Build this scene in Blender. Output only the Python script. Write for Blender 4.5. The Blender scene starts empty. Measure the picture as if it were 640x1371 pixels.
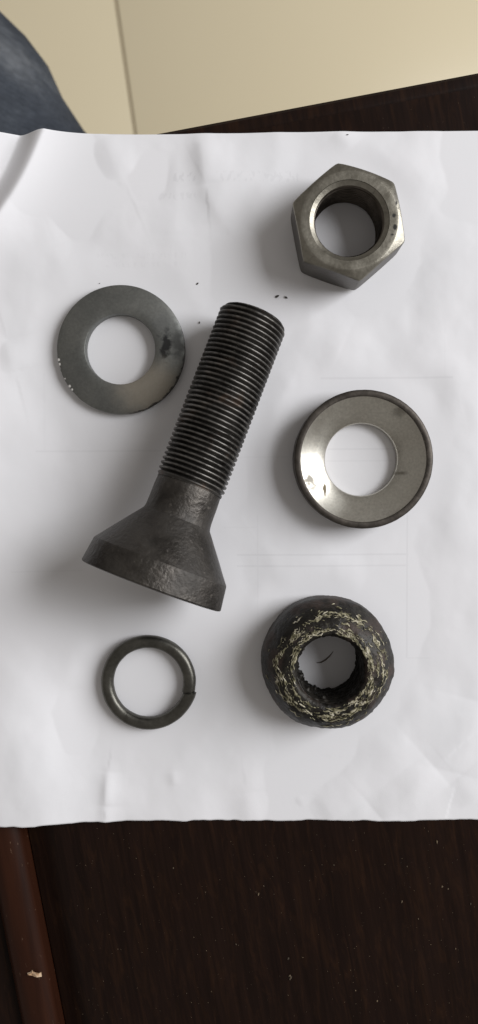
import bpy, bmesh, math, random
import numpy as np
from mathutils import Vector, Matrix, noise

random.seed(7)
MM = 0.001
scene = bpy.context.scene
C = scene.collection

# ------------------------------------------------------------------ camera
PW, PH = 640.0, 1371.0                 # size of the photograph in pixels
HALF = math.radians(33.0)
FPX = PH / 2 / math.tan(HALF)
NADIR = (334.0, 640.0)                 # the pixel right below the phone
CAMZ = 0.2385
cd = bpy.data.cameras.new('camera')
cam = bpy.data.objects.new('camera', cd)
C.objects.link(cam)
scene.camera = cam
cd.sensor_fit = 'VERTICAL'
cd.sensor_height = 36.0
cd.lens = 18.0 / math.tan(HALF)
cd.clip_start = 0.01
cd.clip_end = 50.0
vn = Vector(((NADIR[0] - PW / 2) / FPX, -(NADIR[1] - PH / 2) / FPX, -1)).normalized()
CQ = vn.rotation_difference(Vector((0, 0, -1)))
CPOS = Vector((0, 0, CAMZ))
cam.rotation_mode = 'QUATERNION'
cam.rotation_quaternion = CQ
cam.location = CPOS
cd.dof.use_dof = True
cd.dof.focus_distance = CAMZ - 0.008
cd.dof.aperture_fstop = 13.0


def at(px, py, z=0.0):
    """point of the horizontal plane at height z that the photo shows at a pixel"""
    d = CQ @ Vector(((px - PW / 2) / FPX, -(py - PH / 2) / FPX, -1))
    t = (z - CPOS.z) / d.z
    return CPOS + d * t


# ------------------------------------------------------------------ light
world = bpy.data.worlds.new('World')
scene.world = world
world.use_nodes = True
bg = world.node_tree.nodes['Background']
bg.inputs[0].default_value = (1.0, 0.935, 0.87, 1)
bg.inputs[1].default_value = 0.25

ld = bpy.data.lights.new('window_light', 'AREA')
ld.shape = 'RECTANGLE'
ld.size = 0.72
ld.size_y = 1.05
ld.energy = 23.5
ld.color = (0.975, 0.98, 1.0)
lamp = bpy.data.objects.new('window_light', ld)
C.objects.link(lamp)
LAZ, LEL, LDIST = math.radians(17), math.radians(33), 1.35
lamp.location = (LDIST * math.cos(LEL) * math.cos(LAZ), LDIST * math.cos(LEL) * math.sin(LAZ), LDIST * math.sin(LEL))
lamp.rotation_mode = 'QUATERNION'
lamp.rotation_quaternion = (-lamp.location).to_track_quat('-Z', 'Y')

vs = scene.view_settings
vs.view_transform = 'Standard'
vs.look = 'None'
vs.exposure = 0.0
vs.gamma = 1.0
vs.use_curve_mapping = False
scene.render.engine = 'CYCLES'
scene.cycles.use_denoising = True
scene.cycles.max_bounces = 8

# ------------------------------------------------------------------ helpers


def obj(name, verts, faces, mat, parent=None, smooth=True, sharp=35):
    me = bpy.data.meshes.new(name)
    me.from_pydata([tuple(v) for v in verts], [], [tuple(f) for f in faces])
    bm = bmesh.new()
    bm.from_mesh(me)
    bmesh.ops.recalc_face_normals(bm, faces=bm.faces)
    bm.to_mesh(me)
    bm.free()
    if smooth:
        me.polygons.foreach_set('use_smooth', [True] * len(me.polygons))
        if sharp:
            me.set_sharp_from_angle(angle=math.radians(sharp))
    me.materials.append(mat)
    o = bpy.data.objects.new(name, me)
    C.objects.link(o)
    if parent:
        o.parent = parent
    return o


def thing(name, label, cat, loc=(0, 0, 0), group=None):
    o = bpy.data.objects.new(name, None)
    o.empty_display_size = 0.01
    C.objects.link(o)
    o.location = loc
    return tag(o, label, cat, group)


def tag(o, label, cat=None, group=None, kind=None):
    o['label'] = label
    if cat:
        o['category'] = cat
    if group:
        o['group'] = group
    if kind:
        o['kind'] = kind
    return o


def ring(profile, n=128, fn=None):
    """closed loop of (r, z) in mm swept round z -> verts, faces; fn(r, z, theta, k) may move a point"""
    vsx, fs = [], []
    m = len(profile)
    for i in range(n):
        t = 2 * math.pi * i / n
        for k, (r, z) in enumerate(profile):
            if fn:
                r, z = fn(r, z, t, k)
            vsx.append((r * math.cos(t) * MM, r * math.sin(t) * MM, z * MM))
    for i in range(n):
        j = (i + 1) % n
        for k in range(m):
            l = (k + 1) % m
            fs.append((i * m + k, j * m + k, j * m + l, i * m + l))
    return vsx, fs


def lathe(profile, n=96, fn=None, cap0=False, cap1=False):
    """open profile of (r, u) in mm swept round the u axis (local z)"""
    vsx, fs = [], []
    m = len(profile)
    for i in range(n):
        t = 2 * math.pi * i / n
        for k, (r, z) in enumerate(profile):
            if fn:
                r, z = fn(r, z, t, k)
            vsx.append((r * math.cos(t) * MM, r * math.sin(t) * MM, z * MM))
    for i in range(n):
        j = (i + 1) % n
        for k in range(m - 1):
            fs.append((i * m + k, j * m + k, j * m + k + 1, i * m + k + 1))
    if cap0:
        vsx.append((0, 0, profile[0][1] * MM))
        c = len(vsx) - 1
        for i in range(n):
            fs.append((c, ((i + 1) % n) * m, i * m))
    if cap1:
        vsx.append((0, 0, profile[-1][1] * MM))
        c = len(vsx) - 1
        for i in range(n):
            fs.append((c, i * m + m - 1, ((i + 1) % n) * m + m - 1))
    return vsx, fs


def box(x0, x1, y0, y1, z0, z1, b=0.0):
    """bevelled box -> verts, faces"""
    bm = bmesh.new()
    bmesh.ops.create_cube(bm, size=1)
    for v in bm.verts:
        v.co.x = x0 if v.co.x < 0 else x1
        v.co.y = y0 if v.co.y < 0 else y1
        v.co.z = z0 if v.co.z < 0 else z1
    if b:
        bmesh.ops.bevel(bm, geom=list(bm.edges), offset=b, segments=2, affect='EDGES', profile=0.5)
    bm.verts.ensure_lookup_table()
    r = [v.co[:] for v in bm.verts], [[v.index for v in f.verts] for f in bm.faces]
    bm.free()
    return r


# ------------------------------------------------------------------ materials


class Mat:
    def __init__(s, name):
        s.m = bpy.data.materials.new(name)
        s.m.use_nodes = True
        s.t = s.m.node_tree
        s.b = s.t.nodes['Principled BSDF']
        s.co = s.t.nodes.new('ShaderNodeTexCoord').outputs['Object']

    def n(s, kind, **kw):
        x = s.t.nodes.new(kind)
        for k, v in kw.items():
            setattr(x, k, v)
        return x

    def link(s, a, b):
        s.t.links.new(a, b)

    def mapped(s, scale=(1, 1, 1), rot=(0, 0, 0), loc=(0, 0, 0)):
        mp = s.n('ShaderNodeMapping')
        mp.inputs['Scale'].default_value = scale
        mp.inputs['Rotation'].default_value = rot
        mp.inputs['Location'].default_value = loc
        s.link(s.co, mp.inputs['Vector'])
        return mp.outputs[0]

    def noise(s, scale, detail=4, rough=0.55, vec=None, dist=0.0):
        x = s.n('ShaderNodeTexNoise')
        x.inputs['Scale'].default_value = scale
        x.inputs['Detail'].default_value = detail
        x.inputs['Roughness'].default_value = rough
        x.inputs['Distortion'].default_value = dist
        s.link(vec or s.co, x.inputs['Vector'])
        return x.outputs['Fac']

    def ramp(s, fac, stops):
        r = s.n('ShaderNodeValToRGB')
        e = r.color_ramp.elements
        while len(e) < len(stops):
            e.new(0.5)
        for el, (p, c) in zip(e, stops):
            el.position = p
            el.color = (c if hasattr(c, '__len__') else (c, c, c)) + ((1,) if not hasattr(c, '__len__') or len(c) == 3 else ())
        s.link(fac, r.inputs[0])
        return r.outputs[0]

    def mix(s, fac, a, b, mode='MIX'):
        x = s.n('ShaderNodeMix', data_type='RGBA', blend_type=mode)
        for sock, v in ((x.inputs[0], fac), (x.inputs[6], a), (x.inputs[7], b)):
            if hasattr(v, 'is_output'):
                s.link(v, sock)
            elif hasattr(v, '__len__'):
                sock.default_value = tuple(v) + (1,)
            else:
                sock.default_value = v
        return x.outputs[2]

    def math(s, op, a, b=0.0, clamp=False):
        x = s.n('ShaderNodeMath', operation=op, use_clamp=clamp)
        for sock, v in ((x.inputs[0], a), (x.inputs[1], b)):
            if hasattr(v, 'is_output'):
                s.link(v, sock)
            else:
                sock.default_value = v
        return x.outputs[0]

    def bump(s, h, strength, dist):
        x = s.n('ShaderNodeBump')
        x.inputs['Strength'].default_value = strength
        x.inputs['Distance'].default_value = dist
        s.link(h, x.inputs['Height'])
        if s.b.inputs['Normal'].is_linked:
            s.link(s.b.inputs['Normal'].links[0].from_socket, x.inputs['Normal'])
        s.link(x.outputs[0], s.b.inputs['Normal'])

    def set(s, **kw):
        for k, v in kw.items():
            sock = s.b.inputs[k.replace('_', ' ')]
            if hasattr(v, 'is_output'):
                s.link(v, sock)
            elif hasattr(v, '__len__'):
                sock.default_value = tuple(v) + (1,)
            else:
                sock.default_value = v
        return s


def spot(M, cx, cy, r0, r1, sq=(1, 1), ang=0.0, wob=0.0):
    """mask: 1 inside r0, 0 outside r1 (mm) of a place in object coordinates"""
    mp = M.mapped(scale=(1000 / sq[0], 1000 / sq[1], 0))
    sub = M.n('ShaderNodeVectorMath', operation='SUBTRACT')
    M.link(mp, sub.inputs[0])
    sub.inputs[1].default_value = (cx / sq[0], cy / sq[1], 0)
    ln = M.n('ShaderNodeVectorMath', operation='LENGTH')
    M.link(sub.outputs[0], ln.inputs[0])
    d = ln.outputs['Value']
    if wob:
        d = M.math('ADD', d, M.math('MULTIPLY', M.math('SUBTRACT', M.noise(420, 3), 0.5), wob))
    mr = M.n('ShaderNodeMapRange', interpolation_type='SMOOTHSTEP')
    mr.inputs['From Min'].default_value = r0
    mr.inputs['From Max'].default_value = r1
    mr.inputs['To Min'].default_value = 1
    mr.inputs['To Max'].default_value = 0
    M.link(d, mr.inputs['Value'])
    return mr.outputs[0]


def rim_mask(M, r0, wob):
    """ragged band outside radius r0 (mm)"""
    ln = M.n('ShaderNodeVectorMath', operation='LENGTH')
    M.link(M.mapped(scale=(1000, 1000, 0)), ln.inputs[0])
    d = M.math('ADD', ln.outputs['Value'], M.math('MULTIPLY', M.math('SUBTRACT', M.noise(520, 4, 0.65), 0.55), wob))
    mr = M.n('ShaderNodeMapRange')
    mr.inputs['From Min'].default_value = r0 - 0.15
    mr.inputs['From Max'].default_value = r0 + 0.1
    M.link(d, mr.inputs['Value'])
    return mr.outputs[0]


def steel(name, c0, c1, rough=(0.35, 0.55), metal=0.9, scale=120, bump=0.15, fine=900, bdist=0.0002, stains_and_light=()):
    M = Mat(name)
    nz = M.noise(scale, 6, 0.65, dist=0.4)
    fz = M.noise(fine, 3, 0.6)
    col = M.ramp(nz, [(0.3, c0), (0.7, c1)])
    col = M.mix(0.55, col, M.ramp(fz, [(0.25, 0.55), (0.75, 1.0)]), 'MULTIPLY')
    dirt_and_light = None
    for mask, c in stains_and_light:
        mk = mask(M)
        col = M.mix(mk, col, c)
        dirt_and_light = mk if dirt_and_light is None else M.math('MAXIMUM', dirt_and_light, mk)
    ro = M.ramp(nz, [(0.25, rough[0]), (0.75, rough[1])])
    if dirt_and_light is None:
        M.set(Base_Color=col, Metallic=metal, Roughness=ro)
    else:                                # grime and painted light are dull and not metallic
        M.set(Base_Color=col, Metallic=M.math('MULTIPLY', M.math('SUBTRACT', 1.0, M.math('MULTIPLY', dirt_and_light, 0.75)), metal),
              Roughness=M.mix(M.math('MULTIPLY', dirt_and_light, 0.8), ro, (0.7, 0.7, 0.7)))
    M.bump(fz, bump, bdist)
    return M


# ------------------------------------------------------------------ floor
FZ = -0.76
m_tile = Mat('glazed_tile')
tn = m_tile.noise(2.2, 3, 0.5)
m_tile.set(Base_Color=m_tile.ramp(tn, [(0.3, (0.845, 0.74, 0.515)), (0.7, (0.865, 0.765, 0.54))]), Roughness=0.28)
m_grout = Mat('grout')
m_grout.set(Base_Color=m_grout.ramp(m_grout.noise(60), [(0.3, (0.24, 0.19, 0.12)), (0.7, (0.32, 0.25, 0.16))]), Roughness=0.9)
ga, gb = at(155, 0, FZ), at(181, 180, FZ)
fl_rot = math.atan2(ga.y - gb.y, ga.x - gb.x) - math.pi / 2
fv, ff = box(-1.8, 1.8, -2.02, 1.58, -0.03, -0.0015)
floor = obj('floor', fv, ff, m_grout.m, smooth=False)
floor['kind'] = 'structure'
floor['label'] = 'beige glazed tile floor far below the desk'
floor.location = (ga.x, ga.y, FZ)
floor.rotation_euler.z = fl_rot
TS, GAP = 0.6, 0.0030
tv, tf = box(GAP / 2, TS - GAP / 2, GAP / 2, TS - GAP / 2, -0.009, 0.0, 0.0012)
tile0 = None
for i in range(-3, 3):
    for j in range(-3, 3):
        if tile0 is None:
            tile0 = t = obj('tile', tv, tf, m_tile.m, floor)
        else:
            t = tile0.copy()
            C.objects.link(t)
        t.location = (i * TS, j * TS - 0.22, 0)

# ------------------------------------------------------------------ desk
DZ = -0.00045
m_wood = Mat('dark_lacquered_wood')
gv = m_wood.mapped(scale=(1, 0.045, 1))
g1 = m_wood.noise(130, 5, 0.6, gv, 0.6)
g2 = m_wood.noise(700, 3, 0.6, gv)
wc = m_wood.ramp(g1, [(0.3, (0.0105, 0.0050, 0.0036)), (0.7, (0.0165, 0.0078, 0.0052))])
g3 = m_wood.noise(420, 4, 0.7, m_wood.mapped(scale=(1, 0.16, 1)), 0.8)
wc = m_wood.mix(m_wood.ramp(g3, [(0.48, 0.0), (0.72, 0.75)]), wc, (0.030, 0.0132, 0.0066))
wc = m_wood.mix(0.7, wc, m_wood.ramp(g2, [(0.3, 0.45), (0.7, 1.0)]), 'MULTIPLY')
m_wood.set(Base_Color=wc, Roughness=m_wood.ramp(m_wood.noise(40), [(0.3, 0.34), (0.7, 0.46)]), Specular_IOR_Level=0.11)
m_wood.bump(g2, 0.12, 0.0002)
m_bead = Mat('worn_brown_molding')
gv = m_bead.mapped(scale=(1, 0.05, 1))
g1 = m_bead.noise(160, 5, 0.6, gv, 0.5)
bc = m_bead.ramp(g1, [(0.3, (0.012, 0.0038, 0.0020)), (0.7, (0.040, 0.0130, 0.0060))])
sc_ = m_bead.noise(900, 4, 0.7, m_bead.mapped(scale=(1, 0.35, 1)))
bc = m_bead.mix(m_bead.ramp(sc_, [(0.66, 0.0), (0.74, 0.75)]), bc, (0.16, 0.10, 0.065))
m_bead.set(Base_Color=bc, Roughness=0.40, Specular_IOR_Level=0.14)
m_bead.bump(g1, 0.2, 0.0003)

d_rot = math.radians(10.2)
dorg = at(190, 181, DZ)
desk = thing('desk', 'dark brown lacquered wooden desk under the white paper', 'desk', (dorg.x, dorg.y, FZ))
desk.rotation_euler.z = d_rot
dh = DZ - FZ                            # desk height above its base
ca, sa = math.cos(d_rot), math.sin(d_rot)


def to_desk(p):
    dx, dy = p.x - dorg.x, p.y - dorg.y
    return dx * ca + dy * sa, -dx * sa + dy * ca


us = 0.5 * (to_desk(at(35, 1110, 0.003))[0] + to_desk(at(66, 1371, 0.003))[0])   # right foot of the bead
DEPTH = -0.62


def extrude_v(profile, y0, y1, ny=2):
    """closed profile of (x, z) extruded along desk y"""
    vsx, fs, m = [], [], len(profile)
    for j in range(ny):
        y = y0 + (y1 - y0) * j / (ny - 1)
        vsx += [(x, y, dh + z) for x, z in profile]
    for j in range(ny - 1):
        for k in range(m):
            l = (k + 1) % m
            fs.append((j * m + k, j * m + l, (j + 1) * m + l, (j + 1) * m + k))
    fs.append(tuple(range(m)))
    fs.append(tuple(range((ny - 1) * m, ny * m))[::-1])
    return vsx, fs


# panel with a sunk cove beside the bead
cove = [(us + 0.0004, -0.0034)] + [(us + 0.0004 + 0.0115 * t, -0.0034 * (1 - t * t * (3 - 2 * t))) for t in (0.15, 0.3, 0.45, 0.6, 0.75, 0.9, 1.0)]
pv, pf = extrude_v(cove + [(0.38, 0.0), (0.38, -0.026), (us + 0.0004, -0.026)], DEPTH, -0.0046)
obj('top_panel', pv, pf, m_wood.m, desk)
bw = 0.0118
bead = [(us, -0.02)] + [(us - bw / 2 + bw / 2 * math.cos(a), 0.0052 * math.sin(a) ** 0.8 - 0.0012) for a in [math.pi * k / 16 for k in range(17)]] + [(us - bw, -0.02)]
bv, bf = extrude_v(bead, DEPTH, -0.0046)
obj('bead_molding', bv, bf, m_bead.m, desk)
bv, bf = box(-0.34, us - bw - 0.0004, DEPTH, -0.0046, dh - 0.026, dh - 0.0012, 0.0008)
obj('border_rail', bv, bf, m_wood.m, desk)
# lip along the far edge: a small step then a rounded nose
lip = [(-0.0045, -0.026), (-0.0045, -0.0022), (-0.0036, -0.0017), (-0.0028, -0.0016), (-0.0005, -0.0017), (0.0006, -0.0026), (0.0012, -0.005), (0.0012, -0.026)]
lv = []
for x in (-0.34, 0.38):
    lv += [(x, yy, dh + zz) for yy, zz in lip]
n_ = len(lip)
lf = [(k, (k + 1) % n_, n_ + (k + 1) % n_, n_ + k) for k in range(n_)] + [tuple(range(n_)), tuple(range(n_, 2 * n_))[::-1]]
obj('edge_molding', lv, lf, m_wood.m, desk)
for x in (-0.31, 0.31):
    for y in (-0.07, -0.59):
        v, f = box(x, x + 0.05, y, y + 0.05, 0, dh - 0.026, 0.003)
        obj('leg', v, f, m_wood.m, desk)

# ------------------------------------------------------------------ person in jeans beyond the far edge
m_denim = Mat('denim')
d1 = m_denim.noise(16, 5, 0.6)
wv = m_denim.n('ShaderNodeTexWave', wave_type='BANDS', bands_direction='DIAGONAL')
wv.inputs['Scale'].default_value = 420
wv.inputs['Distortion'].default_value = 3
m_denim.link(m_denim.co, wv.inputs['Vector'])
dc = m_denim.ramp(d1, [(0.36, (0.040, 0.046, 0.058)), (0.52, (0.066, 0.075, 0.090)), (0.66, (0.15, 0.16, 0.175))])
dc = m_denim.mix(0.18, dc, m_denim.ramp(wv.outputs['Fac'], [(0.2, 0.6), (0.8, 1.0)]), 'MULTIPLY')
m_denim.bump(m_denim.noise(45, 4, 0.6, m_denim.mapped(scale=(1, 2.4, 1), rot=(0, 0, 0.9)), 0.8), 0.6, 0.004)
dc = m_denim.mix(0.6, dc, m_denim.ramp(m_denim.noise(240, 4, 0.7), [(0.3, 0.5), (0.7, 1.0)]), 'MULTIPLY')
m_denim.set(Base_Color=dc, Roughness=0.95, Specular_IOR_Level=0.1)
TZ = -0.17
e0, e1 = at(14, 14, TZ), at(152, 180, TZ)
ed = (e1 - e0).normalized()
en = Vector((ed.y, -ed.x, 0))          # to the left-below side of the seen outline
if en.x > 0:
    en = -en
ctr = e0 + en * 0.074


def sweep_leg():
    path = []
    hip = ctr - ed * 0.26 + Vector((0, 0, 0.012))
    knee = ctr + ed * 0.20 + Vector((0, 0, -0.004))
    ankle = Vector((knee.x + 0.01, knee.y - 0.05, FZ + 0.085))
    for k in range(26):
        t = k / 25
        path.append((hip.lerp(knee, t), 0.082 - 0.022 * t))
    for k in range(1, 26):                      # rounded knee then the shin
        t = k / 25
        p = knee.lerp(ankle, t)
        p += ed * 0.02 * math.sin(math.pi * min(1, t * 2.5)) * (1 - t)
        path.append((p, 0.060 - 0.012 * t + 0.006 * math.sin(t * 5)))
    vsx, fs, n = [], [], 40
    up0 = Vector((0, 0, 1))
    for i, (p, r) in enumerate(path):
        a = path[max(0, i - 2)][0]
        b = path[min(len(path) - 1, i + 2)][0]
        d = (b - a).normalized()
        sx = d.cross(up0)
        sx = sx.normalized() if sx.length > 0.2 else d.cross(ed).normalized()
        if i > 24:
            sx = Vector((-ed.y, ed.x, 0)) * (1 if d.cross(ed).z < 2 else -1)
            sx = (sx - d * sx.dot(d)).normalized()
            if sx.dot(lastx) < 0:
                sx = -sx
        lastx = sx
        sy = sx.cross(d)
        for j in range(n):
            t = 2 * math.pi * j / n
            w = p + (sx * math.cos(t) + sy * math.sin(t)) * r
            q = w * 11
            rr = r + 0.005 * noise.noise(q) + 0.002 * noise.noise(w * 34) + 0.0025 * math.sin(i * 0.9 + 3 * math.sin(t + i * 0.2))
            vsx.append(p + (sx * math.cos(t) + sy * math.sin(t)) * rr)
    m = len(path)
    for i in range(m - 1):
        for j in range(n):
            k = (j + 1) % n
            fs.append((i * n + j, i * n + k, (i + 1) * n + k, (i + 1) * n + j))
    fs.append(tuple(range(n)))
    fs.append(tuple(range((m - 1) * n, m * n))[::-1])
    return vsx, fs, ankle


lv, lf, ankle = sweep_leg()
person = thing('person', 'seated person in faded blue jeans, knee reaching under the desk', 'person', (ankle.x, ankle.y, FZ))
o = obj('jeans', [v - Vector((ankle.x, ankle.y, FZ)) for v in lv], lf, m_denim.m, person, sharp=0)
m_shoe = Mat('black_shoe_leather')
m_shoe.set(Base_Color=m_shoe.ramp(m_shoe.noise(200), [(0.3, (0.012, 0.011, 0.010)), (0.7, (0.022, 0.02, 0.018))]), Roughness=0.45)
sv, sf = [], []
secs = [(-0.055, 0.022, 0.075), (-0.045, 0.034, 0.10), (-0.01, 0.038, 0.115), (0.03, 0.038, 0.095), (0.08, 0.043, 0.065), (0.13, 0.045, 0.05), (0.17, 0.036, 0.042), (0.195, 0.016, 0.03)]
for (a, w, h) in secs:
    for k in range(20):
        t = 2 * math.pi * k / 20
        c_, s_ = math.cos(t), math.sin(t)
        z = h / 2 + h / 2 * (abs(s_) ** 0.7) * (1 if s_ > 0 else -1)
        p = ed * a + Vector((-ed.y, ed.x, 0)) * (w * (abs(c_) ** 0.8) * (1 if c_ > 0 else -1))
        sv.append((p.x, p.y, max(0, z)))
for i in range(len(secs) - 1):
    for k in range(20):
        l = (k + 1) % 20
        sf.append((i * 20 + k, i * 20 + l, (i + 1) * 20 + l, (i + 1) * 20 + k))
sf += [tuple(range(20)), tuple(range(140, 160))[::-1]]
obj('shoe', sv, sf, m_shoe.m, person)

# ------------------------------------------------------------------ where the hardware stands
NUT = at(459.5, 316.5, 0.0)
FLATW = at(162, 468.5, 0.002)
DISHW = at(484, 615.5, 0.004)
DOME = at(437, 884.5, 0.004)
COIL = at(199, 913.5, 0.002)
B_R, B_H = 10.0, 20.7                   # thread and head radius in mm
B_L = 82.2
slope = math.atan2(B_H - B_R + 0.1, B_L - 1.5)
b_tip = at(340.5, 424, 0.0101)
b_end = at(204, 781, 0.0205)
b_dir = Vector((b_end.x - b_tip.x, b_end.y - b_tip.y, 0)).normalized()
print('bolt px length mm', (Vector((b_end.x, b_end.y)) - Vector((b_tip.x, b_tip.y))).length * 1000)

# ------------------------------------------------------------------ paper
pa, pb = at(90, 181, 0), at(640, 174.5, 0)
p_rot = math.atan2(pb.y - pa.y, pb.x - pa.x)
pc, pd_ = at(120, 1103, 0), at(640, 1096.5, 0)
porg = at(-48, 183, 0)                 # top left corner
cp, sp = math.cos(p_rot), math.sin(p_rot)


def to_paper(p):
    dx, dy = p.x - porg.x, p.y - porg.y
    return dx * cp + dy * sp, -dx * sp + dy * cp


y_bot = to_paper(at(380, 1098, 0))[1]
print('paper height mm', -y_bot * 1000)
PWID = 0.297
xs = np.concatenate([np.linspace(0, 0.172, 390), np.linspace(0.172, PWID, 60)[1:]])
ys = np.linspace(0, y_bot, 440)
GX, GY = np.meshgrid(xs, ys)


def hash_noise(x, y, seed, octaves=1):
    r = np.random.RandomState(seed)
    g = r.rand(64, 64)
    tot = np.zeros_like(x)
    amp = 1.0
    for o_ in range(octaves):
        xi, yi = np.floor(x).astype(int), np.floor(y).astype(int)
        fx, fy = x - xi, y - yi
        fx, fy = fx * fx * fx * (fx * (fx * 6 - 15) + 10), fy * fy * fy * (fy * (fy * 6 - 15) + 10)
        a = g[yi % 64, xi % 64]
        b = g[yi % 64, (xi + 1) % 64]
        c = g[(yi + 1) % 64, xi % 64]
        d = g[(yi + 1) % 64, (xi + 1) % 64]
        tot += amp * (a + (b - a) * fx + (c - a) * fy + (a - b - c + d) * fx * fy - 0.5)
        x, y, amp = x * 2.03 + 11, y * 2.03 + 7, amp * 0.45
    return tot


def sstep(x):
    x = np.clip(x, 0, 1)
    return x * x * (3 - 2 * x)


WX = porg.x + GX * cp - GY * sp
WY = porg.y + GX * sp + GY * cp
# coordinates of the sheet in photo pixels, only used as a ruler for where its folds are
R3 = np.array(CQ.to_matrix()).T
rel = np.stack([WX - CPOS.x, WY - CPOS.y, np.full_like(WX, -CPOS.z)], -1) @ R3.T
U = PW / 2 + FPX * rel[..., 0] / -rel[..., 2]
V = PH / 2 - FPX * rel[..., 1] / -rel[..., 2]


def seg_dist(x0, y0, x1, y1):
    dx, dy = x1 - x0, y1 - y0
    L = math.hypot(dx, dy)
    t = np.clip(((U - x0) * dx + (V - y0) * dy) / L ** 2, 0, 1)
    px, py = x0 + t * dx, y0 + t * dy
    side = np.sign((U - x0) * dy - (V - y0) * dx)
    return np.hypot(U - px, V - py), side, t


H = np.zeros_like(U)                    # millimetres
H += 1.25 * hash_noise(U / 105, V / 120, 3, 2) + 0.16 * hash_noise(U / 34, V / 40, 5, 2)
edge = np.clip(1 - (V - 178) / 110, 0, 1) + np.clip(1 - (1100 - V) / 150, 0, 1)
H += edge * (0.55 * hash_noise(U / 70, V / 200, 9, 2))
H += 0.018 * hash_noise(U / 9, V / 9, 15, 2)


def crease(x0, y0, x1, y1, h, wl, wr, p=1.0):
    global H
    d, side, t = seg_dist(x0, y0, x1, y1)
    w = np.where(side > 0, wr, wl)
    fade = np.sqrt(np.clip(np.sin(np.pi * np.clip(t, 0.04, 0.96)), 0, 1))
    H = H + 1.3 * h * np.exp(1 - np.sqrt(1 + (d / w) ** 2)) * fade


# sharp and soft folds (px): x0, y0, x1, y1, height mm, reach on each side
crease(585, 1025, 505, 1095, 0.75, 26, 16)
crease(640, 935, 612, 1040, 0.7, 30, 18)
crease(612, 1040, 640, 1075, 0.5, 16, 20)
crease(505, 1095, 520, 1150, 0.5, 20, 20)
crease(500, 970, 545, 1030, 0.4, 25, 25)
crease(420, 1050, 452, 1100, 0.45, 12, 22)
crease(392, 1060, 410, 1080, 0.3, 8, 10)
crease(146, 1030, 142, 1078, 0.65, 5, 9)
crease(141, 1078, 142, 1110, 0.3, 5, 8)
crease(232, 1030, 233, 1052, 0.2, 5, 5)
crease(270, 185, 276, 250, 0.8, 10, 18)
crease(276, 250, 300, 300, 0.45, 10, 16)
crease(235, 190, 232, 320, 0.4, 16, 12)
crease(140, 182, 165, 240, 0.6, 14, 22)
crease(75, 330, 100, 400, 0.35, 14, 18)
crease(10, 455, 22, 500, 0.7, 12, 18)
crease(600, 470, 612, 520, 0.25, 18, 14)
crease(350, 730, 390, 790, 0.25, 18, 14)
crease(450, 740, 462, 800, 0.25, 12, 18)
crease(560, 350, 590, 430, 0.3, 22, 22)
crease(390, 440, 460, 470, 0.25, 22, 22)
crease(20, 880, 60, 960, 0.35, 22, 22)
crease(450, 176, 470, 200, 0.3, 10, 12)
crease(330, 1060, 338, 1110, 0.35, 10, 14)
# soft sheet lies flat where the hardware weighs on it
mask = np.ones_like(U)
for (x, y, r) in ((461, 309, 84), (162, 468, 88), (484, 615, 95), (437, 885, 90), (199, 913, 66)):
    mask *= sstep((np.hypot(U - x, V - y) - r) / 45)
for (x0, y0, x1, y1, r) in ((340, 424, 235, 690, 40), (205, 775, 205, 776, 95), (115, 745, 290, 810, 20)):
    d, _, _ = seg_dist(x0, y0, x1, y1)
    mask *= sstep((d - r) / 40)
H = np.maximum(H + 0.1, -0.12) * mask
# the sheet climbs over the raised bead at the lower left
t_ = (U - (35 + 0.153 * (V - 1110)))
lift = 5.0 * sstep(1 - np.maximum(t_ + 25, 0) / 165)
lift *= sstep((V - 300) / 260)
H = H + lift
# curl of the upper left corner: slow rise to a ridge, steep drop, rise again
dx, dy = -66.0, 122.0
L = math.hypot(dx, dy)
q = ((U - 64) * -dy - (V - 183) * -dx) / L * -1     # px to the right of the ridge line (64,183)-(-2,305)
bow = 5 * np.sin(np.clip((V - 183) / 122, 0, 1) * np.pi)
q = q - bow
top = sstep((430 - V) / 150)
ridge = np.where(q > 0, 5.0 * np.exp(-q / 34), np.where(q > -34, 5.0 - 4.6 * sstep(-q / 34), 0.4 + np.maximum(-q - 32, 0) * 0.12))
H = H + ridge * top
TH = H * MM
nx, ny = len(xs), len(ys)
# a slightly uneven cut at the lower edge
row = np.linspace(0, 1, ny) ** 30
GY2 = GY - (0.0005 * hash_noise(U / 22, V * 0, 21, 3)) * (np.linspace(0, 1, ny) ** 12)[:, None]
pverts = np.stack([GX, GY2, TH], -1).reshape(-1, 3)
idx = np.arange(nx * ny).reshape(ny, nx)
pfaces = np.stack([idx[:-1, :-1], idx[1:, :-1], idx[1:, 1:], idx[:-1, 1:]], -1).reshape(-1, 4)

m_paper = Mat('white_paper')
m_paper.set(Roughness=0.75, Specular_IOR_Level=0.25)
fib = m_paper.noise(900, 4, 0.6)
pcol = m_paper.ramp(m_paper.noise(26, 3), [(0.3, (0.78, 0.78, 0.80)), (0.7, (0.81, 0.805, 0.825))])
# print of the reverse side that shines through: faint ruled lines and rows of letters
sep = m_paper.n('ShaderNodeSeparateXYZ')
m_paper.link(m_paper.co, sep.inputs[0])
OX, OY = sep.outputs[0], sep.outputs[1]


def pp(x, y):
    return to_paper(at(x, y, 0))


def band(v, lo, hi, soft):
    a = m_paper.n('ShaderNodeMapRange')
    a.inputs['From Min'].default_value = lo - soft
    a.inputs['From Max'].default_value = lo + soft
    m_paper.link(v, a.inputs['Value'])
    b = m_paper.n('ShaderNodeMapRange')
    b.inputs['From Min'].default_value = hi - soft
    b.inputs['From Max'].default_value = hi + soft
    b.inputs['To Min'].default_value = 1
    b.inputs['To Max'].default_value = 0
    m_paper.link(v, b.inputs['Value'])
    return m_paper.math('MULTIPLY', a.outputs[0], b.outputs[0])


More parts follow.
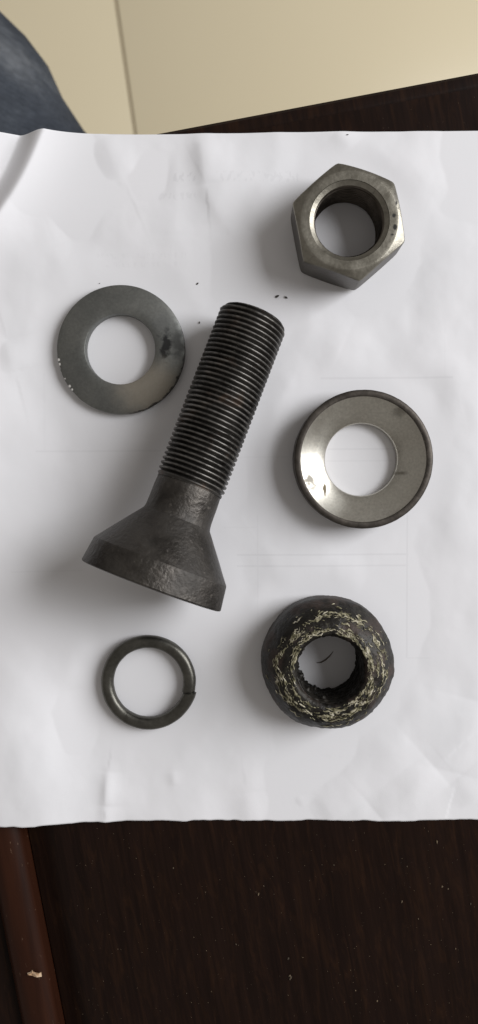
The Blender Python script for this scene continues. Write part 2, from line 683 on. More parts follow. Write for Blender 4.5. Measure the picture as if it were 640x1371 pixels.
pr = None
for (x0, y0, x1, y1, k) in ((318, 742.5, 546, 742.5, 1), (318, 757.5, 546, 757.5, .9), (345, 690, 345, 800, .6), (545, 690, 545, 880, 1),
                            (545, 881, 575, 881, .7), (430, 506, 605, 506, 1), (330, 506, 360, 506, .6), (50, 604, 215, 604, .8), (440, 601, 580, 601, 1),
                            (438, 617, 525, 617, .7), (300, 706, 345, 706, .4), (20, 764, 110, 764, .6), (60, 500, 60, 604, .3),
                            (595, 440, 595, 506, .3), (345, 800, 345, 850, .4), (300, 612, 385, 612, .5)):
    a, b = pp(x0, y0), pp(x1, y1)
    w = 0.00016
    m_ = m_paper.math('MULTIPLY', band(OX, min(a[0], b[0]) - w, max(a[0], b[0]) + w, 0.0001), band(OY, min(a[1], b[1]) - w, max(a[1], b[1]) + w, 0.0001))
    m_ = m_paper.math('MULTIPLY', m_, 0.07 * k)
    pr = m_ if pr is None else m_paper.math('MAXIMUM', pr, m_)
letters = m_paper.noise(1, 2, 0.5, m_paper.mapped(scale=(900, 420, 0)))
letters = m_paper.ramp(letters, [(0.5, 0.0), (0.58, 1.0)])
for (x0, y0, x1, y1, k) in ((232, 232, 262, 243, .09), (290, 231, 400, 243, .06), (212, 258, 262, 268, .06), (130, 340, 250, 346, .035), (140, 352, 250, 357, .035),
                            (430, 1010, 540, 1015, 0.02)):
    a, b = pp(x0, y0), pp(x1, y1)
    m_ = m_paper.math('MULTIPLY', band(OX, a[0], b[0], 0.0003), band(OY, b[1], a[1], 0.0003))
    m_ = m_paper.math('MULTIPLY', m_paper.math('MULTIPLY', m_, letters), k)
    pr = m_paper.math('MAXIMUM', pr, m_)
pcol = m_paper.mix(pr, pcol, (0.12, 0.12, 0.13))
m_paper.set(Base_Color=pcol)
m_paper.bump(fib, 0.1, 0.00008)
me = bpy.data.meshes.new('paper_sheet')
me.from_pydata(pverts.tolist(), [], pfaces.tolist())
me.polygons.foreach_set('use_smooth', [True] * len(me.polygons))
me.materials.append(m_paper.m)
paper = bpy.data.objects.new('paper_sheet', me)
C.objects.link(paper)
paper.location = porg
paper.rotation_euler.z = p_rot
sol = paper.modifiers.new('thickness', 'SOLIDIFY')
sol.thickness = 0.00011
sol.offset = -1
tag(paper, 'creased white paper sheet lying on the dark desk under the hardware', 'paper')

# ------------------------------------------------------------------ hexagon nut
HN_A, HN_H, HN_RC = 14.6, 14.8, 13.75    # half across flats, height, chamfer circle (mm)
HROT = math.radians(41.0)


def hexr(t):
    a = ((t - HROT) % (math.pi / 3)) - math.pi / 6
    r = HN_A / math.cos(a)
    return -math.log(math.exp(-r * 4) + math.exp(-(HN_A / math.cos(math.pi / 6) - 0.12) * 4)) / 4 + 0.02


def nutfn(r, z, t, k):
    tag_ = nut_prof[k][2]
    if tag_ == 'o':
        R = hexr(t) - nut_prof[k][3]
        zt = HN_H - max(0, R - HN_RC) * 0.6 - (0.22 if nut_prof[k][3] == 0 else 0)
        return R, (zt if z > HN_H / 2 else HN_H - zt)
    if tag_ == 'm':
        R = HN_RC + (hexr(t) - 0.25 - HN_RC) * nut_prof[k][3]
        zt = HN_H - (R - HN_RC) * 0.6
        return R, (zt if z > HN_H / 2 else HN_H - zt)
    return r, z


nut_prof = [(10.35, 1.0, '', 0), (10.35, HN_H - 1.3, '', 0), (9.9, HN_H - 0.95, '', 0), (11.1, HN_H - 0.2, '', 0), (11.2, HN_H, '', 0), (12.6, HN_H, '', 0), (HN_RC - .25, HN_H, '', 0), (HN_RC, HN_H - .05, '', 0),
            (0, HN_H, 'm', 0.5), (0, HN_H, 'o', 0.22), (0, HN_H, 'o', 0.0), (0, 0, 'o', 0.0), (0, 0, 'o', .22), (0, 0, 'm', .5), (HN_RC, 0.03, '', 0), (10.95, 0, '', 0)]
m_nut = steel('worn_bright_steel', (0.22, 0.205, 0.17), (0.35, 0.33, 0.28), (0.32, 0.5), 0.95, 150, 0.25, 1100, 0.0002,
              stains_and_light=[(lambda M: spot(M, 12.4, 1.2, 0.3, 0.75, (1, 1.1), wob=0.9), (0.015, 0.014, 0.012)),
              (lambda M: spot(M, 12.7, -1.9, 0.35, 0.85, (1, 1.2), wob=0.9), (0.015, 0.014, 0.012)),
              (lambda M: spot(M, 12.0, -4.0, 0.2, 0.7, (1.2, .8), wob=0.9), (0.02, 0.018, 0.016)),
              (lambda M: spot(M, 13.0, 4.6, 0.1, 0.55, (.7, 1.6), wob=0.9), (0.03, 0.028, 0.026)),
                      (lambda M: M.math('MULTIPLY', spot(M, 13.5, 7.5, 0.3, 2.2, (1, 1.6), wob=2.5), 0.55), (0.05, 0.045, 0.04)),
                      (lambda M: M.ramp(M.noise(330, 5, 0.7), [(0.60, 0.0), (0.72, 0.75)]), (0.06, 0.05, 0.042))])
v, f = ring([(a, b) for a, b, _, _ in nut_prof], 240, nutfn)
hexnut = thing('hexagon_nut', 'bright steel hexagon nut standing near the top of the paper', 'nut', NUT)
o = obj('body', v, f, m_nut.m, hexnut, sharp=22)
m_side = steel('dark_rolled_flats', (0.075, 0.068, 0.062), (0.15, 0.138, 0.122), (0.36, 0.5), 0.9, 150, 0.3, 900)
o.data.materials.append(m_side.m)
for pl in o.data.polygons:
    if abs(pl.normal.z) < 0.35 and math.hypot(pl.center.x, pl.center.y) > 0.0125:
        pl.material_index = 1


def thread_fn(R, depth, pitch, rng=None):
    def fn(r, z, t, k):
        ph = (z / pitch - t / (2 * math.pi)) % 1.0
        w = abs(ph * 2 - 1)                       # 1 at crest, 0 at root
        w = min(1.0, max(0.0, (w - 0.08) / 0.80))
        return r, w
    return fn


def inner_thread(ro, r_major, r_minor, z0, z1, pitch, n=96):
    rows = int((z1 - z0) / pitch * 6)
    prof = [(ro, z0), (ro, z1)] + [(r_minor, z1 - (z1 - z0) * k / rows) for k in range(rows + 1)]

    def fn(r, z, t, k):
        if k < 2:
            return r, z
        ph = (z / pitch - t / (2 * math.pi)) % 1.0
        w = min(1.0, max(0.0, (abs(ph * 2 - 1) - 0.1) / 0.8))
        lead = max(0.0, 1 - min(z - z0, z1 - z) / 0.9)
        return r_major - (r_major - r_minor) * w * (1 - lead), z
    return ring(prof, n, fn)


m_bore = steel('dark_oiled_thread', (0.07, 0.06, 0.05), (0.15, 0.13, 0.11), (0.3, 0.45), 0.95, 200, 0.2, 900)
v, f = inner_thread(10.5, 10.2, 9.35, 0.25, HN_H - 1.05, 1.27, 120)
obj('internal_thread', v, f, m_bore.m, hexnut, sharp=0)

# ------------------------------------------------------------------ flat (slightly domed) washer
m_fw = steel('grey_phosphated_steel', (0.18, 0.187, 0.18), (0.245, 0.247, 0.23), (0.38, 0.5), 0.85, 60, 0.12, 1300, 0.0001,
             stains_and_light=[(lambda M: M.math('MULTIPLY', spot(M, 13.4, 1.2, 0.6, 2.6, (1, 1.9), wob=6.0), 0.97), (0.006, 0.006, 0.006)),
                     (lambda M: M.math('MULTIPLY', spot(M, 17, 2.0, 0.8, 4.2, (0.8, 1.6), wob=5.0), 0.6), (0.012, 0.012, 0.012)),
                     (lambda M: M.math('MULTIPLY', spot(M, 12, 8, 0.8, 4.5, (1, 1), wob=4.0), 0.35), (0.06, 0.06, 0.06)),
                     (lambda M: M.math('MULTIPLY', spot(M, 8.5, -11.5, 3.0, 11.0, (1.3, 1), wob=4.0), 0.55), (0.34, 0.29, 0.22))]  # tan lower right: light on the domed face, painted into the colour
             + [(lambda M: M.math('MULTIPLY', M.math('MULTIPLY', rim_mask(M, 18.75, 2.6), spot(M, 14.0, -13.5, 9.0, 14.0)), 0.9), (0.02, 0.018, 0.016))]  # ragged dark band along the lower right rim
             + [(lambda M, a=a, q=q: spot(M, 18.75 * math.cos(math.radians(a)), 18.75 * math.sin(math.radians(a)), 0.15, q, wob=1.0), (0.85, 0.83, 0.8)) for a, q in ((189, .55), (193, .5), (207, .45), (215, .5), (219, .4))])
R1, R0 = 19.1, 10.35


def fw_edge(r, z, t, k):
    if k in (7, 8, 9, 10):
        c = noise.noise(Vector((math.cos(t) * 9, math.sin(t) * 9, 1))) + 0.6 * noise.noise(Vector((math.cos(t) * 30, math.sin(t) * 30, 4)))
        a = (t - math.radians(-50) + math.pi) % (2 * math.pi) - math.pi
        b = (t - math.radians(205) + math.pi) % (2 * math.pi) - math.pi
        r -= max(0, c - 0.12) * 0.5 * (math.exp(-(a / 0.45) ** 2) + math.exp(-(b / 0.3) ** 2))
    return r, z


fw = [(R0, 0.25), (R0, 3.3), (R0 + 0.12, 3.62), (R0 + 0.3, 3.7), (13, 3.52), (15.5, 3.2), (17.6, 2.85), (R1 - 0.35, 2.55), (R1 - 0.08, 2.42), (R1, 2.2), (R1, 0.3), (R1 - .25, 0), (R0 + .25, 0)]
v, f = ring(fw, 192, fw_edge)
o = obj('flat_washer', v, f, m_fw.m, sharp=40)
o.location = (FLATW.x, FLATW.y, 0.00005)
tag(o, 'grey flat washer with dark smudges lying left of the bolt thread', 'washer', 'loose washers on the paper')

# ------------------------------------------------------------------ dished washer
m_dw = steel('machined_bright_steel', (0.54, 0.515, 0.455), (0.66, 0.64, 0.575), (0.26, 0.38), 0.95, 70, 0.10, 1400, 0.0001,
             stains_and_light=[(lambda M: M.ramp(M.noise(300, 5, 0.7), [(0.64, 0.0), (0.75, 0.6)]), (0.12, 0.10, 0.075)),
                     (lambda M: M.math('MULTIPLY', spot(M, 11.5, -4.0, 0.2, 1.1, (2.4, 0.8), wob=1.0), 0.8), (0.10, 0.085, 0.06)),
                     (lambda M: M.math('MULTIPLY', spot(M, 10, 14, 0.2, 2.6, (1.3, 1), wob=4.5), 0.55), (0.10, 0.085, 0.06)),
                     (lambda M: M.math('MULTIPLY', spot(M, 7, -16, 0.2, 2.4, (1.8, .8), wob=4.5), 0.6), (0.09, 0.07, 0.05)),
                     (lambda M: M.math('MULTIPLY', spot(M, -15.2, -6.2, 0.4, 2.2, (.8, 1.6), wob=6.5), 0.7), (0.10, 0.085, 0.06)),
                     (lambda M: M.math('MULTIPLY', spot(M, -10.9, -9.0, 0.3, 0.75, (0.8, 4.2), wob=1.3), 0.95), (0.13, 0.10, 0.055))])
# fine turning marks of the lathe
wv2 = m_dw.n('ShaderNodeTexWave', wave_type='RINGS', rings_direction='Z')
wv2.inputs['Scale'].default_value = 900
wv2.inputs['Distortion'].default_value = 1.5
m_dw.link(m_dw.co, wv2.inputs['Vector'])
m_dw.bump(wv2.outputs['Fac'], 0.18, 0.00006)
m_dk = steel('dark_scaled_rim', (0.055, 0.048, 0.042), (0.12, 0.105, 0.09), (0.42, 0.6), 0.8, 260, 0.3, 900)
D1, D0, DHH = 20.2, 10.75, 8.6
dw = [(D0, 0.3), (D0, 2.7), (D0 + 0.12, 2.95), (D0 + 0.35, 3.2), (13.2, 4.6), (15.6, 6.0), (17.2, 7.05), (18.3, 7.85)]
dish = thing('dished_washer', 'bright dished washer with a conical polished seat and dark rim', 'washer', (DISHW.x, DISHW.y, 0.00005), 'loose washers on the paper')
v, f = ring(dw + [(18.3, 0.3)], 192)
obj('conical_seat', v, f, m_dw.m, dish, sharp=30)


def rim_fn(r, z, t, k):
    if r > 19:
        r += 0.05 * noise.noise(Vector((math.cos(t) * 14, math.sin(t) * 14, z)))
    return r, z


rm = [(18.27, 7.95), (18.38, DHH - 0.12), (18.6, DHH), (19.75, DHH - 0.05), (20.1, DHH - 0.3), (D1, DHH - 0.65), (D1, 3.5), (D1, 0.5), (D1 - 0.3, 0.0), (18.27, 0.0)]
v, f = ring(rm, 192, rim_fn)
obj('outer_rim', v, f, m_dk.m, dish, sharp=40)

# ------------------------------------------------------------------ bolt
bolt = thing('bolt', 'black threaded bolt with a flared conical head lying across the paper', 'bolt', (b_tip.x, b_tip.y, 0))
# local frame: u (local z) runs from the tip to the head, tilted up because the head is wide
axis = Vector((b_dir.x * math.cos(slope), b_dir.y * math.cos(slope), math.sin(slope)))
side = axis.cross(Vector((0, 0, 1))).normalized()
upv = side.cross(axis)
BM = Matrix((side, upv, axis)).transposed().to_4x4()
# tip rim touches the sheet: lowest point of circle (u=1.4, r=10)
zt = 10.0 * math.cos(slope) * MM - 1.5 * math.sin(slope) * MM
BM.translation = Vector((0, 0, zt + 0.00006))
m_thr = steel('black_oiled_thread', (0.05, 0.047, 0.043), (0.11, 0.103, 0.095), (0.34, 0.5), 0.92, 160, 0.25, 1200, 0.00015,
              stains_and_light=[(lambda M: M.ramp(M.noise(240, 5, 0.7, M.mapped(loc=(.3, .1, .2))), [(0.56, 0.0), (0.70, 0.7)]), (0.012, 0.011, 0.010)),
                      (lambda M: M.ramp(M.noise(1500, 3, 0.7), [(0.62, 0.0), (0.70, 0.55)]), (0.30, 0.28, 0.25)),
                      (lambda M: M.math('MULTIPLY', M.ramp(M.noise(130, 3, 0.6, M.mapped(loc=(.9, .4, .2))), [(0.60, 0.0), (0.70, 0.5)]), 1.0), (0.10, 0.055, 0.03))])
m_head = steel('brown_black_forged_steel', (0.045, 0.041, 0.037), (0.105, 0.095, 0.084), (0.34, 0.55), 0.85, 110, 0.55, 800, 0.0005,
               stains_and_light=[(lambda M: M.ramp(M.noise(55, 4, 0.6), [(0.50, 0.0), (0.66, 0.6)]), (0.022, 0.02, 0.018)),
                       (lambda M: M.ramp(M.noise(480, 4, 0.7), [(0.62, 0.0), (0.72, 0.5)]), (0.17, 0.15, 0.13))])
sx_ = m_thr.n('ShaderNodeVectorMath', operation='MULTIPLY')
m_thr.link(m_thr.co, sx_.inputs[0])
sx_.inputs[1].default_value = (1000, 1000, 0)
ln_ = m_thr.n('ShaderNodeVectorMath', operation='LENGTH')
m_thr.link(sx_.outputs[0], ln_.inputs[0])
cr_ = m_thr.n('ShaderNodeMapRange')
cr_.inputs['From Min'].default_value = 9.6
cr_.inputs['From Max'].default_value = 9.98
m_thr.link(ln_.outputs['Value'], cr_.inputs['Value'])
wear = m_thr.math('MULTIPLY', cr_.outputs[0], m_thr.ramp(m_thr.noise(210, 4, 0.65), [(0.40, 0.05), (0.62, 0.9)]))
base_ = m_thr.b.inputs['Base Color'].links[0].from_socket
m_thr.set(Base_Color=m_thr.mix(wear, base_, (0.215, 0.205, 0.19)))
PITCH, T0, T1 = 1.43, 0.0, 52.5
W8 = (0.0, 0.22, 0.58, 0.95, 1.0, 0.95, 0.58, 0.22)


def helix(n=96):
    """outer thread: rows follow the helix, eight to a turn"""
    vsx, fs = [], []
    turns = int((T1 - T0) / PITCH) + 3
    m = turns * 8
    for i in range(n + 1):
        t = 2 * math.pi * i / n
        for k in range(m):
            z = (k / 8 - 1.5 + i / n) * PITCH
            zc = min(T1, max(T0, z))
            w = W8[k % 8]
            rc = B_R - max(0.0, 1.4 - zc) * 0.8
            rc += 0.03 * noise.noise(Vector((math.cos(t) * 2, math.sin(t) * 2, zc * 0.4)))
            nick = noise.noise(Vector((math.cos(t) * 9 + 5, math.sin(t) * 9, zc * 1.9)))
            rc -= max(0, nick - 0.34) * 0.6 * w
            run = min(1.0, max(0.0, (T1 - zc) / 1.6))
            r = rc - 1.0 * run * (1 - w) - (1 - run) * 0.5
            if z <= T0:
                r = B_R - 1.3
            vsx.append((r * math.cos(t) * MM, r * math.sin(t) * MM, zc * MM))
    for i in range(n):
        for k in range(m - 1):
            q = (i * m + k, (i + 1) * m + k, (i + 1) * m + k + 1, i * m + k + 1)
            if max(vsx[j][2] for j in q) - min(vsx[j][2] for j in q) > 1e-6:
                fs.append(q)
    c = len(vsx)
    rr = (B_R - 1.3) * MM
    for i in range(n):
        t = 2 * math.pi * i / n
        vsx.append((rr * math.cos(t), rr * math.sin(t), T0 * MM))
    vsx.append((0, 0, T0 * MM))
    for i in range(n):
        fs.append((c + n, c + i, c + (i + 1) % n))
    return vsx, fs


v, f = helix()
o = obj('threaded_shank', v, f, m_thr.m, bolt, sharp=75)
o.matrix_local = BM


def forged(r, z, t, k):
    p = Vector((math.cos(t) * r * 0.16, math.sin(t) * r * 0.16, z * 0.16))
    a = 0.07 * noise.noise(p) + 0.03 * noise.noise(p * 3.1)
    return r + a, z


neck = [(8.9, 51.6), (9.35, 52.4), (9.45, 54), (9.5, 56), (9.5, 58), (9.55, 60), (9.65, 61.4), (9.9, 62.3)]
v, f = lathe(neck, 96, forged)
o = obj('neck', v, f, m_head.m, bolt, sharp=60)
o.matrix_local = BM
head = [(9.9, 62.3), (10.3, 62.8)] + [(10.3 + (19.55 - 10.3) * k / 14, 62.8 + (74.9 - 62.8) * k / 14) for k in range(1, 15)]
head += [(19.62, 75.1), (19.8, 76.5), (20.05, 78.5), (20.35, 80.6), (20.5, 81.7), (20.3, 82.05), (19.9, 82.2), (12, 82.1), (4, 82.1)]
v, f = lathe(head, 128, forged, cap1=True)
o = obj('head', v, f, m_head.m, bolt, sharp=17)
o.matrix_local = BM

# ------------------------------------------------------------------ split spring washer
m_coil = steel('dull_dark_spring_steel', (0.085, 0.082, 0.072), (0.145, 0.14, 0.122), (0.3, 0.45), 0.9, 200, 0.25, 1000, 0.0002)
CR, CT = 12.5, 1.92
SPL = math.radians(-13)
nseg, nr = 180, 24
cv, cf = [], []
for i in range(nseg + 1):
    s_ = i / nseg
    t = SPL + 2 * math.pi * (s_ * 1.0005 - 0.0002)      # starts just above the cut, runs counter-clockwise, ends below it
    up = 1.25 * max(0.0, (s_ - 0.80) / 0.20) ** 2
    rr = CR + 0.45 * max(0.0, (s_ - 0.9) / 0.1) ** 2 - 0.12 * max(0.0, (0.06 - s_) / 0.06)
    for k in range(nr):
        a = 2 * math.pi * k / nr
        c_, s2 = math.cos(a), math.sin(a)
        sq = lambda x: math.copysign(abs(x) ** 0.82, x)
        q = 0.05 * noise.noise(Vector((math.cos(t) * 6, math.sin(t) * 6, a)))
        end = 0.975 if i in (0, nseg) else 1.0
        r_ = rr + (CT + q) * sq(c_) * end
        z_ = CT + up + (CT * 0.97) * sq(s2) * end
        tt = t + (0.035 * c_ if i == nseg else (0.035 * c_ if i == 0 else 0))
        cv.append((r_ * math.cos(tt) * MM, r_ * math.sin(tt) * MM, max(0.02, z_) * MM))
for i in range(nseg):
    for k in range(nr):
        l = (k + 1) % nr
        cf.append((i * nr + k, i * nr + l, (i + 1) * nr + l, (i + 1) * nr + k))
cf += [tuple(range(nr)), tuple(range(nseg * nr, nseg * nr + nr))[::-1]]
o = obj('spring_washer', cv, cf, m_coil.m, sharp=50)
o.location = (COIL.x, COIL.y, 0.00005)
tag(o, 'thin dark split spring washer with a round section, cut on its right', 'washer', 'loose washers on the paper')

# ------------------------------------------------------------------ domed nut crusted with grit
m_dome = steel('black_greasy_steel', (0.010, 0.009, 0.008), (0.034, 0.030, 0.024), (0.38, 0.62), 0.5, 170, 0.6, 620, 0.0006,
               stains_and_light=[(lambda M: M.ramp(M.noise(420, 5, 0.72, M.mapped(loc=(.5, .2, .1))), [(0.60, 0.0), (0.70, 0.55)]), (0.10, 0.095, 0.06)),
                       (lambda M: M.ramp(M.noise(130, 4, 0.6, M.mapped(loc=(.1, .7, .1))), [(0.50, 0.0), (0.62, 0.6)]), (0.055, 0.034, 0.026))])
DR, DH = 19.5, 16.5


def dome_z(r):
    """height of the dome at a radius"""
    t = min(1.0, max(0.0, (r - 10.6) / (DR - 10.6)))
    return DH - 8.5 * t ** 2.5


dp = [(9.7, 0.5), (9.7, DH - 1.4), (10.0, DH - 0.7), (10.6, DH - 0.1)]
dp += [(r, dome_z(r)) for r in (11.2, 11.9, 12.6, 13.4, 14.2, 15.0, 15.8, 16.6, 17.4, 18.1, 18.8, 19.35)]
dp += [(DR, 5.6), (DR, 3.5), (DR - 0.1, 1.2), (DR - 0.5, 0.0), (10.2, 0.0)]


def dome_d(r, z, t):
    p = Vector((math.cos(t) * r * 0.3, math.sin(t) * r * 0.3, z * 0.3))
    d = 0.28 * noise.noise(p) + 0.22 * noise.noise(p * 2.7) + 0.14 * noise.noise(p * 6)
    facet = 0.16 * math.cos(6 * t + 0.6) if r > 17 else 0
    return d, facet


def dome_fn(r, z, t, k):
    if z < 0.4:
        return r, z
    d, fc = dome_d(r, z, t)
    if r < 10.2:
        return r + d * 1.2, z
    return r + d * 0.5 + fc, z + (d * 0.9 if z > 6 else 0)


v, f = ring(dp, 176, dome_fn)
dome = thing('domed_nut', 'black greasy domed nut crusted with pale flaky grit', 'nut', (DOME.x, DOME.y, 0.00005))
obj('body', v, f, m_dome.m, dome, sharp=60)
m_rt = steel('rusty_black_thread', (0.008, 0.007, 0.006), (0.03, 0.026, 0.02), (0.35, 0.6), 0.5, 300, 0.5, 900)
rows = 60
pr_ = [(9.9, 0.3), (9.9, DH - 1.6)] + [(9.0, DH - 1.6 - (DH - 1.9) * k / rows) for k in range(rows + 1)]


def rt_fn(r, z, t, k):
    if k < 2:
        return r, z
    ph = (z / 2.0 - t / (2 * math.pi)) % 1.0
    w = min(1.0, max(0.0, (abs(ph * 2 - 1) - 0.1) / 0.8))
    p = Vector((math.cos(t) * 4.2, math.sin(t) * 4.2, z * 0.5))
    d = noise.noise(p) * 0.35 + noise.noise(p * 2.6) * 0.35
    clot = 1.9 * max(0.0, noise.noise(p * 1.3 + Vector((3, 1, 2))) + 0.02) * (0.4 + 0.6 * (abs(((t - math.radians(200)) + math.pi) % (2 * math.pi) - math.pi) < 1.2))
    e = 0.5 if k in (2, rows + 2) else 1.0
    return 9.75 - (0.55 * w + max(-0.2, d) + clot) * e * (0.35 + 0.65 * min(1, (DH - z) / 10)), z


v, f = ring(pr_, 160, rt_fn)
obj('internal_thread', v, f, m_rt.m, dome, sharp=0)
# grit crust: hundreds of tiny flakes in broken arcs round the dome
m_grit = Mat('pale_yellow_grit')
gcol = m_grit.ramp(m_grit.noise(620, 3, 0.7), [(0.34, (0.05, 0.046, 0.028)), (0.45, (0.17, 0.155, 0.085)), (0.55, (0.34, 0.31, 0.21)), (0.68, (0.58, 0.54, 0.44))])
m_grit.set(Base_Color=gcol, Roughness=0.6)
gv_, gf_ = [], []
rnd = random.Random(11)
ang = lambda t, c, w: math.exp(-((((t - math.radians(c)) + math.pi) % (2 * math.pi) - math.pi) / math.radians(w)) ** 2)


def env_at(r, t):
    e = (0.25 + 0.9 * ang(t, -25, 70) + 0.6 * ang(t, 100, 60)) * math.exp(-((r - 11.3) / 0.8) ** 2)
    e += 0.85 * ang(t, 150, 48) * math.exp(-((r - 14.9 - 0.5 * math.sin(5 * t)) / 0.75) ** 2)
    e += 0.75 * ang(t, 20, 34) * math.exp(-((r - 15.8) / 1.1) ** 2)
    e += 0.8 * ang(t, -45, 42) * math.exp(-((r - 13.2) / 1.2) ** 2)
    e += 0.6 * ang(t, 240, 55) * math.exp(-((r - 14.0 - 0.4 * math.sin(7 * t)) / 0.6) ** 2)
    return e + 0.5 * ang(t, 75, 30) * math.exp(-((r - 16.0) / 0.9) ** 2) + 0.05


arcs = []
while len(arcs) < 1000:
    r, t = rnd.uniform(10.5, 18.2), rnd.uniform(0, 2 * math.pi)
    env = env_at(r, t)
    c, q = math.cos(t), math.sin(t)
    streak = noise.noise(Vector((r * 1.5, t * 3.2, 3))) + 0.7 * noise.noise(Vector((c * r * 0.55, q * r * 0.55, 8)))
    if rnd.random() < env * max(0.0, min(1.0, 0.35 + 1.5 * streak)):
        arcs.append((r, t, 0.08 + 0.34 * rnd.random() ** 2.2))
for (r, t, s) in arcs:
    r = max(10.5, min(18.3, r + 0.8 * noise.noise(Vector((t * 3, 2, r * 0.2)))))
    d, _ = dome_d(r, dome_z(r), t)
    c = Vector((r * math.cos(t), r * math.sin(t), dome_z(r) + d * 0.9 + s * 0.12))
    sl = (dome_z(r + .1) - dome_z(r - .1)) / 0.2
    er = Vector((math.cos(t), math.sin(t), sl)).normalized()
    et = Vector((-math.sin(t), math.cos(t), 0))
    w = rnd.gauss(0, 0.4)
    et, er = et * math.cos(w) + er * math.sin(w), er * math.cos(w) - et * math.sin(w)
    en_ = er.cross(et) * (1 if er.cross(et).z > 0 else -1)
    k0 = len(gv_)
    m = 6
    el = rnd.uniform(1.0, 3.6)
    for j in range(m):
        a = 2 * math.pi * j / m
        q = s * rnd.uniform(0.6, 1.15)
        gv_.append((c + et * (q * el * math.cos(a)) + er * (q * 0.55 * math.sin(a)) - en_ * s * 0.3) * MM)
    for j in range(m):
        a = 2 * math.pi * j / m
        q = s * rnd.uniform(0.35, 0.7)
        gv_.append((c + et * (q * el * math.cos(a)) + er * (q * 0.55 * math.sin(a)) + en_ * s * rnd.uniform(0.25, 0.6)) * MM)
    for j in range(m):
        l = (j + 1) % m
        gf_.append((k0 + j, k0 + l, k0 + m + l, k0 + m + j))
    gf_.append(tuple(k0 + m + j for j in range(m)))
    gf_.append(tuple(k0 + j for j in range(m))[::-1])
# smeared strings of dried paste that run round the dome
strings = 0
while strings < 135:
    r, t = rnd.uniform(10.7, 17.6), rnd.uniform(0, 2 * math.pi)
    if rnd.random() > env_at(r, t):
        continue
    strings += 1
    n_s = rnd.randint(5, 13)
    wd = rnd.uniform(0.10, 0.30)
    ph = rnd.uniform(0, 50)
    k0 = len(gv_)
    for j in range(n_s):
        tj = t + j * 0.42 / r
        rj = max(10.5, min(18.6, r + 0.75 * noise.noise(Vector((ph, j * 0.33, 1))) + 0.25 * noise.noise(Vector((ph, j * 0.9, 7)))))
        wj = wd * (0.35 + 0.9 * math.sin(math.pi * (j + 0.5) / n_s)) * rnd.uniform(0.6, 1.4)
        for (o_r, o_z) in ((-wj, -0.12), (-wj * 0.4, 0.10 + wj * 0.5), (wj * 0.5, 0.08 + wj * 0.5), (wj, -0.12)):
            rr_ = rj + o_r
            d, _ = dome_d(rr_, dome_z(rr_), tj)
            gv_.append(Vector((rr_ * math.cos(tj), rr_ * math.sin(tj), dome_z(rr_) + d * 0.9 + o_z)) * MM)
    for j in range(n_s - 1):
        for q in range(3):
            gf_.append((k0 + j * 4 + q, k0 + j * 4 + q + 1, k0 + j * 4 + 5 + q, k0 + j * 4 + 4 + q))
o = obj('grit_crust', gv_, gf_, m_grit.m, dome, smooth=False)
o['kind'] = 'stuff'
o['label'] = 'pale yellow flaky grit on the dome'

# ------------------------------------------------------------------ crumbs, fibre, wood chip, dust
m_crumb = Mat('dark_crumb')
m_crumb.set(Base_Color=m_crumb.ramp(m_crumb.noise(900), [(0.3, (0.03, 0.027, 0.024)), (0.7, (0.09, 0.08, 0.07))]), Roughness=0.8)


def paper_z(px, py):
    i = np.argmin((U - px) ** 2 + (V - py) ** 2)
    return TH.reshape(-1)[i]


def lump(s, sx=1.0, sy=1.0, sz=0.6, seed=0):
    r = random.Random(seed)
    bm = bmesh.new()
    bmesh.ops.create_icosphere(bm, subdivisions=2, radius=1)
    for vv in bm.verts:
        k = 1 + 0.55 * noise.noise(vv.co * 1.7 + Vector((seed * 3.1, 0, 0)))
        vv.co = Vector((vv.co.x * sx, vv.co.y * sy, vv.co.z * sz)) * k * s * MM
    zmin = min(vv.co.z for vv in bm.verts)
    for vv in bm.verts:
        vv.co.z -= zmin
    bm.verts.ensure_lookup_table()
    res = [vv.co[:] for vv in bm.verts], [[vv.index for vv in ff_.verts] for ff_ in bm.faces]
    bm.free()
    return res


for k, (px, py, s, sx, sy, rz, lab) in enumerate((
        (371, 397, 0.42, 1.5, 0.8, 0.4, 'dark crumb on the paper just above the bolt tip'),
        (383, 398.5, 0.40, 1.3, 0.7, -0.6, 'dark crumb on the paper just below the hexagon nut'),
        (264.5, 380, 0.30, 1.4, 0.7, 0.7, 'small dark crumb on bare paper between flat washer and hexagon nut'),
        (267, 432, 0.24, 0.8, 1.4, 0.1, 'tiny dark crumb between the flat washer and the bolt tip'),
        (133.5, 379.5, 0.14, 1.1, 0.9, 0.1, 'tiny dark crumb just above the flat washer'),
        (465, 180.5, 0.2, 1.7, 0.7, 0.2, 'small dark crumb at the far edge of the paper'))):
    v, f = lump(s, sx, sy, 0.6, k + 3)
    o = obj('crumb', v, f, m_crumb.m, sharp=40)
    z = paper_z(px, py)
    p = at(px, py, z)
    o.location = (p.x, p.y, z)
    o.rotation_euler.z = rz
    tag(o, lab, 'crumb', 'crumbs on the paper')

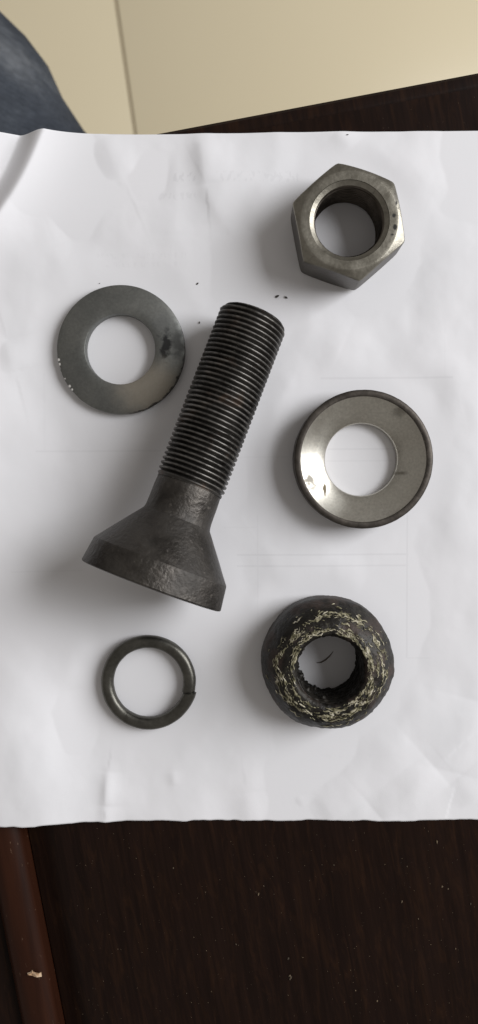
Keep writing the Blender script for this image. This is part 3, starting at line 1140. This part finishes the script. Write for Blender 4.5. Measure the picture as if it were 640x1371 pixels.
# curled fibre on the paper inside the domed nut
fp = [at(x, y, 0) for x, y in ((424, 887), (430, 886.5), (436, 883), (441, 878.5), (446, 872))]
fvs, ffs = [], []
for i, p in enumerate(fp):
    a, b = fp[max(0, i - 1)], fp[min(len(fp) - 1, i + 1)]
    d = (b - a).normalized()
    s_ = Vector((-d.y, d.x, 0))
    r = 0.00022 * (0.45, 0.8, 1.0, 0.8, 0.35)[i]
    for j in range(8):
        t = 2 * math.pi * j / 8
        fvs.append(p - fp[2] + s_ * r * math.cos(t) + Vector((0, 0, 0.00026 + r * math.sin(t))))
for i in range(4):
    for j in range(8):
        l = (j + 1) % 8
        ffs.append((i * 8 + j, i * 8 + l, i * 8 + 8 + l, i * 8 + 8 + j))
ffs += [tuple(range(8)), tuple(range(32, 40))[::-1]]
m_fib = Mat('brown_fibre')
m_fib.set(Base_Color=m_fib.ramp(m_fib.noise(700), [(0.3, (0.10, 0.08, 0.06)), (0.7, (0.2, 0.16, 0.12))]), Roughness=0.9)
o = obj('fibre', fvs, ffs, m_fib.m)
o.location = fp[2]
tag(o, 'short brown fibre on the paper inside the hole of the black domed nut', 'fibre')

# splinter lying on the brown molding at the lower left
m_chip = Mat('pale_splinter')
m_chip.set(Base_Color=m_chip.ramp(m_chip.noise(500), [(0.3, (0.34, 0.17, 0.07)), (0.6, (0.62, 0.48, 0.33))]), Roughness=0.7)
cz = 0.0037
p = at(46.5, 1304, cz)
outline = [(-2.3, 0.35), (-1.2, 0.7), (-0.75, 1.35), (-0.45, 0.75), (0.5, 0.5), (1.3, 0.45), (2.1, 0.7), (2.2, -0.75), (1.1, -0.7), (0.2, -0.55), (-0.9, -0.35)]
cvs = [(x * MM, y * MM, (0.1 + 0.12 * math.sin(x)) * MM) for x, y in outline] + [(x * 0.8 * MM, y * 0.75 * MM, (0.65 + 0.25 * math.sin(x * 2)) * MM) for x, y in outline]
n_ = len(outline)
cfs = [(k, (k + 1) % n_, n_ + (k + 1) % n_, n_ + k) for k in range(n_)] + [tuple(range(n_))[::-1], tuple(range(n_, 2 * n_))]
o = obj('wood_splinter', cvs, cfs, m_chip.m, smooth=False)
o.location = (p.x, p.y, cz)
o.rotation_euler = (0, 0, 0.02)
tag(o, 'pale splinter lying on the brown molding of the desk', 'splinter')

# dust on the bare desk
m_dust = Mat('dust')
m_dust.set(Base_Color=m_dust.ramp(m_dust.noise(260, 2), [(0.35, (0.06, 0.045, 0.03)), (0.6, (0.19, 0.135, 0.08))]), Roughness=0.9)
spots = [(346, 1197, .42), (353, 1186, .26), (386, 1283, .36), (388, 1306, .5), (389, 1309, .4), (585, 1127, .32), (538, 1207, .26), (592, 1187, .26), (232, 1162, .26), (472, 1099, .2),
         (600, 1190, .2), (316, 1264, .22), (560, 1230, .2), (476, 1326, .22), (630, 1210, .24), (545, 1160, .18), (505, 1340, .2), (610, 1270, .18), (250, 1330, .16), (447, 1158, .16)]
rnd = random.Random(4)
for _ in range(330):
    spots.append((rnd.uniform(100, 640), rnd.uniform(1108, 1371), rnd.uniform(0.035, 0.10)))
for _ in range(26):
    spots.append((rnd.uniform(400, 640), rnd.uniform(130, 172), rnd.uniform(0.04, 0.08)))
dvs, dfs = [], []
dc0 = at(320, 1240, DZ)
for k, (px, py, s) in enumerate(spots):
    p = at(px, py, DZ)
    if to_desk(p)[1] > -0.007:
        continue
    v, f = lump(s, rnd.uniform(0.5, 1.0), rnd.uniform(0.7, 1.7), 0.4, k + 40)
    a = rnd.uniform(-0.6, 0.6)
    k0 = len(dvs)
    dvs += [(p.x - dc0.x + x * math.cos(a) - y * math.sin(a), p.y - dc0.y + x * math.sin(a) + y * math.cos(a), z) for x, y, z in v]
    dfs += [tuple(k0 + q for q in ff_) for ff_ in f]
o = obj('dust', dvs, dfs, m_dust.m)
o.location = dc0
tag(o, 'pale dust specks scattered on the bare dark desk top', kind='stuff')
